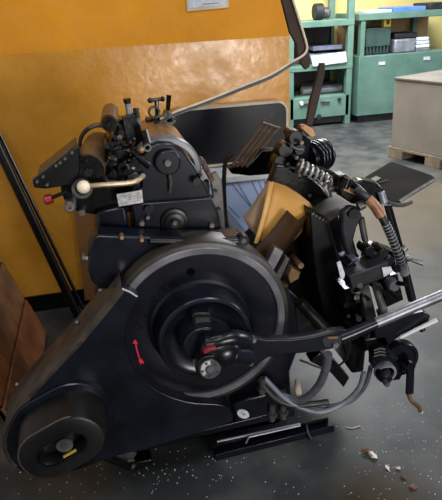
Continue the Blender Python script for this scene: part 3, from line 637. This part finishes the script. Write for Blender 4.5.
# lower bracket with crank
MB().pp([(340, 338), (374, 327), (378, 345), (366, 352), (364, 372), (352, 374), (346, 356)], 1.62, 1.85).build('lower_casting', M_GREASE, press, .008)
MB().pp([(374, 328), (396, 318), (424, 312), (431, 316), (428, 324), (402, 335), (388, 346), (376, 344)], 1.50, 1.54).build('lower_bracket', M_BLACK, press, .005)
MB().tube([P(400, 338, 1.49), P(415, 330, 1.49), P(437, 320, 1.48)], [.005, .007, .008], 8).build('pale_lever', M_WHITEP, press)
MB().cyl(P(420, 325, 1.50), P(423, 331, 1.49), .014, .010).build('lever_boss', M_BLACK, press)
MB().pp([(365, 340), (386, 336), (390, 346), (368, 352)], 1.5, 1.56).build('gear_block', M_GREASE, press, .004)
gd = MB().lathe([(0, 1.495), (.02, 1.495), (.024, 1.50), (.052, 1.502), (.056, 1.496), (.066, 1.496), (.069, 1.502), (.069, 1.53), (0, 1.53)], P(401, 360, 1.50), 44).build('crank_disc', M_BLACK, press)
MB().lathe([(0, 1.47), (.026, 1.47), (.032, 1.475), (.034, 1.5), (0, 1.52)], P(380, 352, 1.49), 30).build('worm_gear', M_GREASE, press)
for k in range(3): MB().tube([P(374, 350.5+k*3, 1.468), P(380, 348.5+k*3, 1.464), P(385, 349.5+k*3, 1.468)], .003, 6).build('worm_thread', M_DULL, press)
MB().lathe([(.028, 1.472), (.037, 1.472), (.038, 1.478), (.038, 1.50), (.028, 1.50)], P(386, 373, 1.48), 34).build('scale_ring', M_GREYM, press)
lw = MB().lathe([(0, 1.44), (.015, 1.44), (.025, 1.455), (.028, 1.48), (.022, 1.50)], P(387, 378, 1.45), 30).build('clamp_knob', M_BLACK2, press)
MB().ycyl(387.5, 385, 1.42, 1.44, .010, seg=10).build('knob_end', M_DULL, lw)
MB().pp([(372, 352), (392, 358), (404, 372), (400, 380), (384, 382), (372, 366)], 1.5, 1.53).build('gear_plate', M_BLACK, press, .004)
ck = MB().pp([(407, 362), (412, 360), (415, 368), (414, 394), (407, 396), (408, 375)], 1.455, 1.47).build('crank_handle', M_BLACK, press, .003)
MB().ycyl(411, 367, 1.44, 1.50, .018, .020).build('crank_pivot', M_GREASE, ck)
MB().tube(smooth_path([P(409, 394, 1.46), P(411, 400, 1.45), P(418, 406, 1.44), P(421, 412, 1.44)], 4), [.008]*5+[.009]*4+[.008]*3+[.006], 10).build('crank_grip', M_RUST, ck)
MB().ball(P(421, 412, 1.44), .008).build('grip_tip', M_PALEEDGE, ck)
# hoses under the machine
MB().tube(smooth_path([P(328, 354, 1.42), P(326, 368, 1.45), P(319, 385, 1.5), P(306, 398, 1.54), P(292, 400, 1.58), P(276, 393, 1.62)]), .0145, 12).build('grey_hose', M_HOSEG, press)
MB().tube(smooth_path([P(364, 372, 1.56), P(359, 388, 1.55), P(344, 403, 1.55), P(322, 412, 1.55), P(302, 408, 1.56), P(284, 398, 1.58), P(264, 378, 1.62)]), .010, 12).build('pale_hose', mat('blue grey hose', (86, 92, 102), (112, 118, 128), 20, .4), press)
MB().tube(smooth_path([P(371, 366, 1.57), P(366, 384, 1.57), P(352, 400, 1.57), P(330, 406, 1.57), P(306, 403, 1.58), P(282, 394, 1.6)]), .009, 12).build('pale_hose', M_HOSEG, press)
MB().tube(smooth_path([P(258, 378, 1.6), P(272, 396, 1.58), P(290, 405, 1.57), P(312, 404, 1.56), P(328, 402, 1.56)]), .012, 12).build('black_hose', M_HOSEB, press)
MB().tube(smooth_path([P(350, 338, 1.5), P(348, 355, 1.52), P(338, 366, 1.56), P(322, 368, 1.6), P(300, 360, 1.62)]), .004, 8).build('cable', M_HOSEB, press)
MB().prism([P(320, 352, 1.75), P(336, 362, 1.75), P(350, 378, 1.75), P(344, 388, 1.75), P(330, 372, 1.75), P(310, 362, 1.75)], (0, .06, 0)).build('strut', M_GREASE, press, .006)
MB().pp([(296, 380), (300, 382), (302, 394), (298, 398), (295, 390)], 1.62, 1.63).build('pale_tag', M_PALEEDGE, press)

# ------------------------------------------------------------------ paper in the platen
ks = MB()
def sheet(name, grid, mt, label, thick=.0015):
    b = MB(); vs = [[b.b.verts.new(p) for p in row] for row in grid]
    for r in range(len(vs)-1):
        for c_ in range(len(vs[0])-1): b.b.faces.new((vs[r][c_], vs[r][c_+1], vs[r+1][c_+1], vs[r+1][c_]))
    o = b.build(name, mt, sharp=60)
    md = o.modifiers.new('thickness', 'SOLIDIFY'); md.thickness = thick; md.offset = 0
    return tag(o, label, 'paper' if 'paper' in name else 'card')
sheet('kraft_paper_sheet', [
    [P(272, 181, 1.90), P(286, 186, 1.90), P(299, 194, 1.89), P(309, 202, 1.88), P(313, 208, 1.89)],
    [P(268, 200, 1.86), P(280, 204, 1.86), P(291, 210, 1.85), P(304, 213, 1.85), P(311, 219, 1.88)],
    [P(263, 222, 1.82), P(272, 224, 1.82), P(282, 228, 1.83), P(293, 233, 1.85), P(303, 232, 1.88)],
    [P(257, 240, 1.79), P(262, 241, 1.79), P(269, 245, 1.80), P(276, 248, 1.83), P(286, 247, 1.87)]], M_KRAFT,
    'sheet of yellow-brown kraft paper curling over at right, lying in the open platen')
sheet('kraft_paper_strip', [[P(269, 182, 1.88), P(274, 182, 1.88)], [P(262, 215, 1.81), P(267, 214, 1.81)], [P(254, 243, 1.76), P(258, 244, 1.76)]], mat('pale kraft strip', (196, 146, 80), (214, 164, 96), 9, .5),
      'narrow pale kraft paper strip along the left edge of the curling sheet')
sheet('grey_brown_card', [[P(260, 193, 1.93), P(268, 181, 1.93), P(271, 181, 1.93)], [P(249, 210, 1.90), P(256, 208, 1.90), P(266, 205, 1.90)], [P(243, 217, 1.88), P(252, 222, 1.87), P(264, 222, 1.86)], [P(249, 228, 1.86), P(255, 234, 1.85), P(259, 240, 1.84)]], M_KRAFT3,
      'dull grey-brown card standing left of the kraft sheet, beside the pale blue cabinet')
sheet('kraft_shade_sheet', [[P(287, 210, 1.82), P(292.5, 215, 1.82), P(298, 220, 1.82), P(309, 212, 1.83)], [P(275, 226, 1.78), P(284, 231, 1.78), P(290, 233, 1.79), P(300, 231, 1.82)], [P(262, 242, 1.75), P(270, 248, 1.75), P(277, 251, 1.77), P(285, 251, 1.8)], [P(250, 253, 1.72), P(258, 259, 1.72), P(266, 262, 1.74), P(270, 262, 1.78)]], M_KRAFT_SHADE,
      'dark brown shade sheet with a stepped top edge, put in as shade over the kraft sheet')  # painted shade on the kraft paper, built as a separate dark sheet

# ------------------------------------------------------------------ things behind and around
# scuffed black board on the wall
bd = thing('leaning_board', (.75, WY-.05, .75), 'scuffed black board with pale rounded border leaning on the ochre wall behind the press', 'board')
x0, x1 = P(172, 112, WY-.06).x, P(286, 102, WY-.06).x; zt, zb = P(287, 102, WY-.06).z, .775
def rrect(x0, x1, z0, z1, r, Y, n=6):
    pts = []
    for cx, cz, a0 in ((x1-r, z1-r, 0), (x0+r, z1-r, 90), (x0+r, z0+r, 180), (x1-r, z0+r, 270)):
        for k in range(n+1):
            t = math.radians(a0+90*k/n); pts.append(V((cx+r*math.cos(t), Y, cz+r*math.sin(t))))
    return pts
MB().prism(rrect(x0, x1, zb, zt, .05, WY-.05), (0, .03, 0)).build('board_sheet', M_PANEL, bd)
ring = MB(); obring(ring, [rrect(x0-.012, x1+.012, zb-.012, zt+.012, .06, Y_) for Y_ in (WY-.012, WY-.065)] + [rrect(x0, x1, zb, zt, .05, Y_) for Y_ in (WY-.065, WY-.045)])
ring.build('board_border', M_PALEEDGE, bd)
# pale blue cabinet
bc = thing('blue_cabinet', (.75, 3.0, 0), 'pale blue cabinet with white top and slanted dark seams, behind the press', 'cabinet')
bx0, bx1 = P(200, 180, 2.8).x, P(279, 180, 2.8).x
MB().bb(bx0, bx1, 2.80, WY-.015, 0, .715).build('cabinet_body', M_BLUE, bc, .006)
MB().bb(bx0-.02, bx1+.02, 2.78, WY-.015, .715, .755).build('cabinet_top', M_WHITEP, bc, .006)
for a, b in (((232, 184), (250, 206)), ((237, 182), (255, 212)), ((250, 178), (259, 196)), ((257, 176), (262, 190)), ((228, 206), (240, 218)), ((262, 174), (266, 186))):
    p, q = P(*a, 2.798), P(*b, 2.798); d = (q-p).normalized(); n_ = V((d.z, 0, -d.x))*.0018
    MB().prism([p+n_, q+n_, q-n_, p-n_], (0, .004, 0)).build('seam', mat('blue seam', (70, 84, 120)), bc)
# cardboard strip beside wall
tag(MB().prism([P(73, 200, WY-.04), P(95, 197, WY-.04), P(104, 300, WY-.04), P(85, 300, WY-.04)], (0, .02, 0)).build('cardboard_piece', M_CARDB), 'upright piece of brown cardboard against the wall, left behind the press', 'cardboard')
# pole
pb = Q(78, 316, .012); pt = P(-14, 122, WY-.03)
pole = thing('leaning_pole', pb, 'black pole leaning against the ochre wall at far left', 'pole')
MB().tube([pb, pt], .024, 14).build('shaft', M_BLACK2, pole)
MB().tube([pb+V((.045, 0, 0)), pt.lerp(pb, .05)+V((.036, 0, 0))], .009, 10).build('side_rail', M_BLACK, pole)
# wooden leaning panel at lower left
e0, e1 = P(0, 256, 2.75), P(56, 346, 2.75)
d = (e0-e1).normalized(); e1 = e1 + d*((-e1.z+.005)/d.z); Lp = .95; nrm = V((-d.z, 0, d.x)); nrm = -nrm if nrm.z < 0 else nrm
WOODS = [mat('orange brown wood', (112, 66, 34), (150, 94, 52), 10, .55), mat('pinkish worn wood', (118, 90, 78), (148, 116, 100), 9, .6, 0, .05, (86, 60, 40), .58), mat('teal chipped paint', (84, 116, 112), (120, 140, 132), 8, .55, 0, .05, (120, 84, 56), .52), M_WOOD]
wp = thing('wooden_panel', e1, 'old orange-brown wooden panel with dark joints leaning low at the left edge', 'wooden panel')
for i in range(4):
    s0_, s1_ = Lp*i/4+.008, Lp*(i+1)/4-.008
    ys = [2.75, 2.44 if i % 2 else 2.30, 2.12 if i % 2 else 1.98, 1.85]
    for ya, yb in zip(ys, ys[1:]):
        a, b = e1+d*s0_, e1+d*s1_
        MB().prism([V((a.x, ya-.006, a.z)), V((b.x, ya-.006, b.z)), V((b.x, yb, b.z)), V((a.x, yb, a.z))], -nrm*.03).build('plank', WOODS[(0, 3, 1, 2)[i]] if ya > 2.4 else WOODS[(3, 0, 0, 1)[i]], wp, .003)
a, b = e1, e1+d*Lp
MB().prism([V((a.x, 2.75, a.z)), V((b.x, 2.75, b.z)), V((b.x, 1.85, b.z)), V((a.x, 1.85, a.z))], -nrm*.026).build('backing', M_DARK, wp).location += -nrm*.012
# poster
ps = thing('wall_notice', P(207, 5, WY-.01), 'white framed notice on the ochre wall, cut by the top edge', 'notice')
MB().pp([(186, -14), (228, -17), (228.5, 7.5), (187, 11.5)], WY-.012, WY-.001).build('frame', M_PALEEDGE, ps)
MB().pp([(189, -12), (225.5, -15), (226, 4.5), (189.5, 8)], WY-.014, WY-.011).build('paper', M_WHITE, ps)
MB().pp([(203, 3.6), (219, 2.4), (219, 3.6), (203, 4.8)], WY-.0150, WY-.0135).build('print_line', mat('grey print', (130, 130, 150)), ps)
# floor channel
p0, p1 = Q(214, 453, .015), Q(331, 424, .015); d_ = (p1-p0); d_.z = 0; dn = d_.normalized(); nn = V((-dn.y, dn.x, 0))
ch = thing('steel_channel', p0+d_*.5-V((0, 0, .02)), 'black steel channel lying on the floor against the front of the press base', 'steel channel')
Lc = d_.length; mid = (p0+p1)/2; mid.z = 0; ang = math.atan2(dn.y, dn.x)
def cb(off, w_, z0, z1, name, mt, s=1.0):
    c_ = mid+nn*off; return MB().box((c_.x, c_.y, (z0+z1)/2), (Lc*s, w_, z1-z0), ang).build(name, mt, ch, .002)
cb(0, .05, .0, .006, 'web', M_BLACK); cb(-.025, .006, 0, .03, 'flange', M_BLACK); cb(.025, .006, 0, .03, 'flange', M_BLACK)
r1 = thing('loose_rod', Q(216, 441, .03), 'bright thin rod lying on the black steel channel by the press base', 'rod')
MB().tube([Q(217, 441.5, .034), Q(300, 424, .034)], .005, 8).build('shaft', M_GREYM, r1)
MB().tube([Q(246, 443, .034), Q(249, 437, .034), Q(300, 425.5, .034)], .004, 8).build('hook', M_GREYM, r1)
cl = MB().tube([Q(306, 425, .036), Q(307, 432, .03), Q(311, 440, .008)], .007, 8).build('small_hook', M_BLACK2)
tag(cl, 'small black hook hanging over the right end of the steel channel', 'hook')
# floor debris
def crumb(x, y, r, mt, label, name, sc=(1.4, 1, .45), grp=None):
    b = MB(); bmesh.ops.create_icosphere(b.b, subdivisions=1, radius=r*.9, matrix=Matrix.Translation(Q(x, y, r*.5)) @ Matrix.Diagonal((*sc, 1)))
    for v in b.b.verts: v.co += V((random.uniform(-1, 1), random.uniform(-1, 1), random.uniform(-1, 1)))*r*.55
    mz = min(v.co.z for v in b.b.verts)
    for v in b.b.verts: v.co.z -= mz
    tag(b.build(name, mt, sharp=20), label, 'debris', grp)
M_CR = mat('white crumbs', (190, 186, 180), (215, 212, 206), 60, .7); M_CB = mat('brown crumbs', (84, 56, 36), (130, 90, 66), 60, .7)
crumb(366, 451, .014, M_CB, 'dark brown crumb left of the largest white flake on the floor', 'floor_crumb')
crumb(373, 455, .016, M_CR, 'largest white crumpled flake on the floor right of the hoses', 'paper_flake')
crumb(388, 467, .010, M_CR, 'thin white flake between the largest flake and the brown crumbs', 'paper_flake', (.6, 1.9, .5))
crumb(399, 468, .008, M_CR, 'small white flake right of the thin one on the floor', 'paper_flake')
crumb(403, 477, .009, M_CB, 'small tan crumb below the white flakes on the floor', 'floor_crumb')
crumb(413, 487, .010, M_CB, 'pinkish brown crumb nearest the bottom edge of the floor', 'floor_crumb')
tag(MB().tube(smooth_path([Q(346, 427, .004), Q(352, 428, .004), Q(360, 426, .004)]), .0018, 6).build('wire_scrap', M_PALEEDGE), 'short bent wire scrap on the floor right of the steel channel', 'wire')
fk = MB()
for i in range(330):
    x, y = random.uniform(0, 442), random.uniform(395, 500)
    if i % 3 == 0: x, y = random.gauss(390, 30), random.gauss(450, 30)
    if i % 7 == 0: x, y = random.gauss(170, 40), random.gauss(470, 14)
    p = Q(x, y, .0012); s_ = random.uniform(.0012, .0029)
    fk.box(p, (s_*random.uniform(.7, 1.8), s_, .002), random.uniform(0, 3))
tag(fk.build('dust_flecks', M_CR), 'scattered pale dust flecks and chips over the concrete floor', 'dust', kind='stuff')

# ------------------------------------------------------------------ far right: green machines, grey box
FY = 7.05
gx0, gx1 = P(288, 80, FY).x, P(352, 80, FY).x
def zf(x, y): return P(x, y, FY).z
g1 = thing('green_shelf_machine', ((gx0+gx1)/2, FY+.3, 0), 'green machine with open shelves of dark rolls beside the ochre wall', 'machine')
for xx in (gx0+.04, gx1-.04): 
    for yy in (FY+.04, FY+.66): MB().bb(xx-.04, xx+.04, yy-.04, yy+.04, 0, 1.75).build('post', M_GREEN, g1, .006)
zs = [zf(320, 24), zf(320, 68), zf(320, 97)]
MB().bb(gx0, gx1, FY-.005, FY+.7, zs[0]-.035, zs[0]+.035).build('shelf', M_GREEN, g1, .004)
MB().bb(gx0, gx1, FY-.005, FY+.7, zs[1]-.03, zs[1]+.03).build('shelf', M_GREEN, g1, .004)
MB().bb(gx0+.03, gx1-.03, FY, FY+.7, .12, zs[2]).build('lower_cabinet', M_GREEN, g1, .004)
MB().bb(gx0+.05, gx1-.05, FY+.62, FY+.66, zs[2], zs[0]).build('back_panel', M_DARK, g1)
MB().ycyl(319, 117, FY-.006, FY+.01, .035, seg=20).build('finger_hole', M_DARK, g1)
MB().bb(gx0+.05, gx1-.05, FY+.05, FY+.6, .03, .12).build('plinth', M_DARK, g1)
for xa, xb, y in ((303, 311, 103.5), (321, 330, 101.5)):
    MB().tube([P(xa, y, FY-.02), P(xb, y-.6, FY-.02)], .013, 8).build('handle', M_STEEL, g1)
MB().ycyl(302, 103.5, FY-.03, FY, .025).build('round_knob', M_WHITEP, g1)
MB().ycyl(340, 99.5, FY-.03, FY, .022).build('round_knob', M_DARK, g1)
def rollx(x0_, x1_, y, Y_, r, mt, nm, lb, z=None):
    a = P(x0_, y, Y_); b = P(x1_, y, Y_); 
    zz = a.z if z is None else z
    o = MB().cyl(V((a.x, Y_, zz)), V((b.x, Y_, zz)), r, seg=18).build(nm, mt); return tag(o, lb, 'roll')
za = zs[0]-.035; zb_ = zs[1]+.03; zc = zs[2]
rollx(305, 333, 40, FY+.25, .065, M_GREYM, 'material_roll', 'grey roll at the left of the upper green shelf, above the white sheets', zb_+.065)
rollx(322, 342, 40, FY+.42, .08, M_DARK, 'material_roll', 'black roll at the back of the upper green shelf', zb_+.08)
tag(MB().bb(P(308, 34, FY+.4).x, P(337, 34, FY+.4).x, FY+.2, FY+.40, zb_+.162, zb_+.22).build('grey_bundle', mat('lilac grey bundle', (120, 124, 156), (150, 154, 184), 8, .5), None, .01), 'lilac-grey flat bundle lying on the roll on the upper green shelf', 'bundle')
rollx(302, 341, 86, FY+.25, .055, M_GREYM, 'material_roll', 'grey roll in the lower opening of the green shelf machine', zc+.055)
rollx(303, 336, 80, FY+.38, .07, M_DARK, 'material_roll', 'black roll behind the grey one in the lower opening', zc+.07)
ws = MB().prism([P(311, 56, FY-.03), P(346, 51.5, FY-.03), P(347, 62, FY-.03), P(313, 66.5, FY-.03)], (0, .02, 0)).build('white_sheet', M_WHITE)
tag(ws, 'white printed sheet hanging on the front of the green shelf', 'sheet')
dlump = thing('dark_motor', P(320, 14, FY+.3), 'dark lumpy motor standing on top of the green shelf machine', 'motor')
zt0 = zs[0]+.035
MB().cyl(V((P(314, 14, FY+.3).x, FY+.3, zt0+.10)), V((P(322, 14, FY+.3).x, FY+.3, zt0+.10)), .10, seg=24).build('drum', M_DARK, dlump, .01)
MB().cyl(V((P(322, 14, FY+.3).x, FY+.3, zt0+.08)), V((P(329, 14, FY+.3).x, FY+.3, zt0+.08)), .07, seg=24).build('end_bell', M_DULL, dlump, .01)
# second green unit
hx0 = P(357, 70, FY).x; hx1 = hx0+1.35
g2 = thing('green_workbench', ((hx0+hx1)/2, FY+.35, 0), 'long green steel cabinet with open shelf bay, standing behind the grey box', 'cabinet')
zp, zt_ = zf(364, 56), zf(400, 14)
MB().bb(hx0, hx1, FY-.05, FY+.68, .10, zp).build('front_panel', M_GREEN, g2, .006)
MB().bb(hx0+.04, hx1, FY, FY+.6, .0, .10).build('plinth', M_DARK, g2)
MB().bb(hx0-.03, hx1, FY-.06, FY+.7, zt_-.05, zt_+.03).build('top_beam', M_GREEN, g2, .006)
for xx in (hx0+.035, hx0+.62, hx1-.28): MB().bb(xx-.03, xx+.03, FY-.05 if xx < hx0+.1 else FY+.5, FY+.03 if xx < hx0+.1 else FY+.56, zp, zt_-.05).build('post', M_GREEN, g2, .004)
MB().bb(hx0, hx1, FY+.64, FY+.68, zp, zt_-.05).build('back_board', mat('tan back board', (150, 116, 70), (180, 150, 110), 3, .6), g2)
for x, y in ((382, 63.5), (427, 58.5)):
    MB().pp([(x-3.2, y-1.5), (x+3.2, y-2.0), (x+3.2, y+1.3), (x-3.2, y+1.8)], FY-.058, FY-.05).build('white_label', M_WHITE, g2)
# contents of the bay
tb = thing('green_toolbox', (P(377, 45, FY+.1).x, FY+.15, zp), 'dark green toolbox with toothed lower edge in the green cabinet bay', 'toolbox')
tx0, tx1 = P(366, 45, FY).x, P(391, 45, FY).x
MB().bb(tx0, tx1, FY+.02, FY+.3, zp+.10, zp+.33).build('body', M_DGREEN, tb, .01)
MB().bb(tx0+.01, tx1-.01, FY+.05, FY+.28, zp, zp+.10).build('base', M_DARK, tb)
for k in range(7):
    xx = tx0+.03+k*(tx1-tx0-.06)/6; MB().bb(xx-.008, xx+.008, FY+.025, FY+.05, zp+.02, zp+.10).build('tooth', M_DGREEN, tb)
yb = thing('yellow_box', (P(393, 27, FY+.1).x, FY+.1, zp+.33), 'small yellow box standing on the dark green toolbox', 'box')
q = P(389, 40, FY).x; MB().bb(q-.055, q+.045, FY+.06, FY+.14, zp+.33, zp+.45).build('body', M_YELLOW, yb, .005)
MB().bb(q-.02, q+.02, FY+.055, FY+.062, zp+.36, zp+.41).build('mark', M_INK, yb)
qa, qb, qc = P(396, 45, FY).x, P(417, 45, FY).x, P(433, 40, FY).x
tag(MB().bb(qa, qb, FY+.03, FY+.35, zp, zp+.17).build('grey_block', M_GREYM, None, .02), 'grey metal block right of the toolbox in the green cabinet bay', 'metal block')
tag(MB().bb(qa+.02, qb+.05, FY+.08, FY+.4, zp+.17, zp+.24).build('dark_bundle', M_DARK, None, .02), 'dark bundle lying on top of the grey metal block', 'bundle')
for k in range(4):
    tag(MB().bb(qb+.02+k*.004, qc-.01*k, FY+.05, FY+.36, zp+.045*k, zp+.045*k+.04).build('paper_stack', (M_GREYM, M_WHITEP, M_BLUE, M_WHITEP)[k], None, .006), ('lowest grey', 'lower white', 'blue', 'topmost white')[k]+' paper pack of the stack at right in the green cabinet bay', 'paper', 'paper packs in the green bay')
ztop = zt_+.03
tag(MB().bb(P(369, 8, FY).x, P(392, 8, FY).x, FY+.0, FY+.35, ztop, ztop+.03).build('white_folder', M_WHITEP, None, .004), 'white folder on top of the green cabinet, left of the blue one', 'folder')
tag(MB().bb(P(393, 8, FY).x, P(425, 8, FY).x, FY-.02, FY+.4, ztop, ztop+.05).build('blue_folder', M_BLUEP, None, .004), 'blue folder lying on top of the green cabinet', 'folder')
tag(MB().bb(P(429, 8, FY).x, P(452, 8, FY).x, FY-.02, FY+.4, ztop, ztop+.08).build('black_case', M_DARK, None, .01), 'black case on top of the green cabinet at the right edge', 'case')
# grey box on pallet
A0 = Q(388, 157, 0); e_ = Q(442, 170, 0)-A0; dl = e_.normalized(); dw = V((-dl.y, dl.x, 0)); dw = -dw if dw.x < 0 else dw
rzb = math.atan2(dl.y, dl.x); Lb, Wb = 1.1, .75
def bxo(u0, u1, v0, v1, z0, z1):
    c_ = A0+dl*((u0+u1)/2)+dw*((v0+v1)/2); return MB().box((c_.x, c_.y, (z0+z1)/2), (u1-u0, v1-v0, z1-z0), rzb)
pal = thing('pallet', A0+dl*.55+dw*.37, 'grey wooden pallet under the grey steel box', 'pallet')
for u_ in (.0, .46, .92): bxo(u_, u_+.18, 0, Wb, 0, .09).build('pallet_block', M_PALLET, pal, .004)
bxo(0, Lb, 0, Wb, .09, .115).build('pallet_deck', M_PALLET, pal, .003)
gb = thing('grey_steel_box', A0+dl*.55+dw*.37+V((0, 0, .115)), 'large grey steel box standing on a pallet at the right edge', 'box')
bxo(.01, Lb, .01, Wb, .115, .79).build('body', M_GREYBOX, gb, .008)
bxo(0, Lb+.01, 0, Wb+.01, .79, .815).build('lid', mat('dusty grey lid', (96, 92, 86), (112, 107, 100), 3, .6, spec=.2), gb, .006)
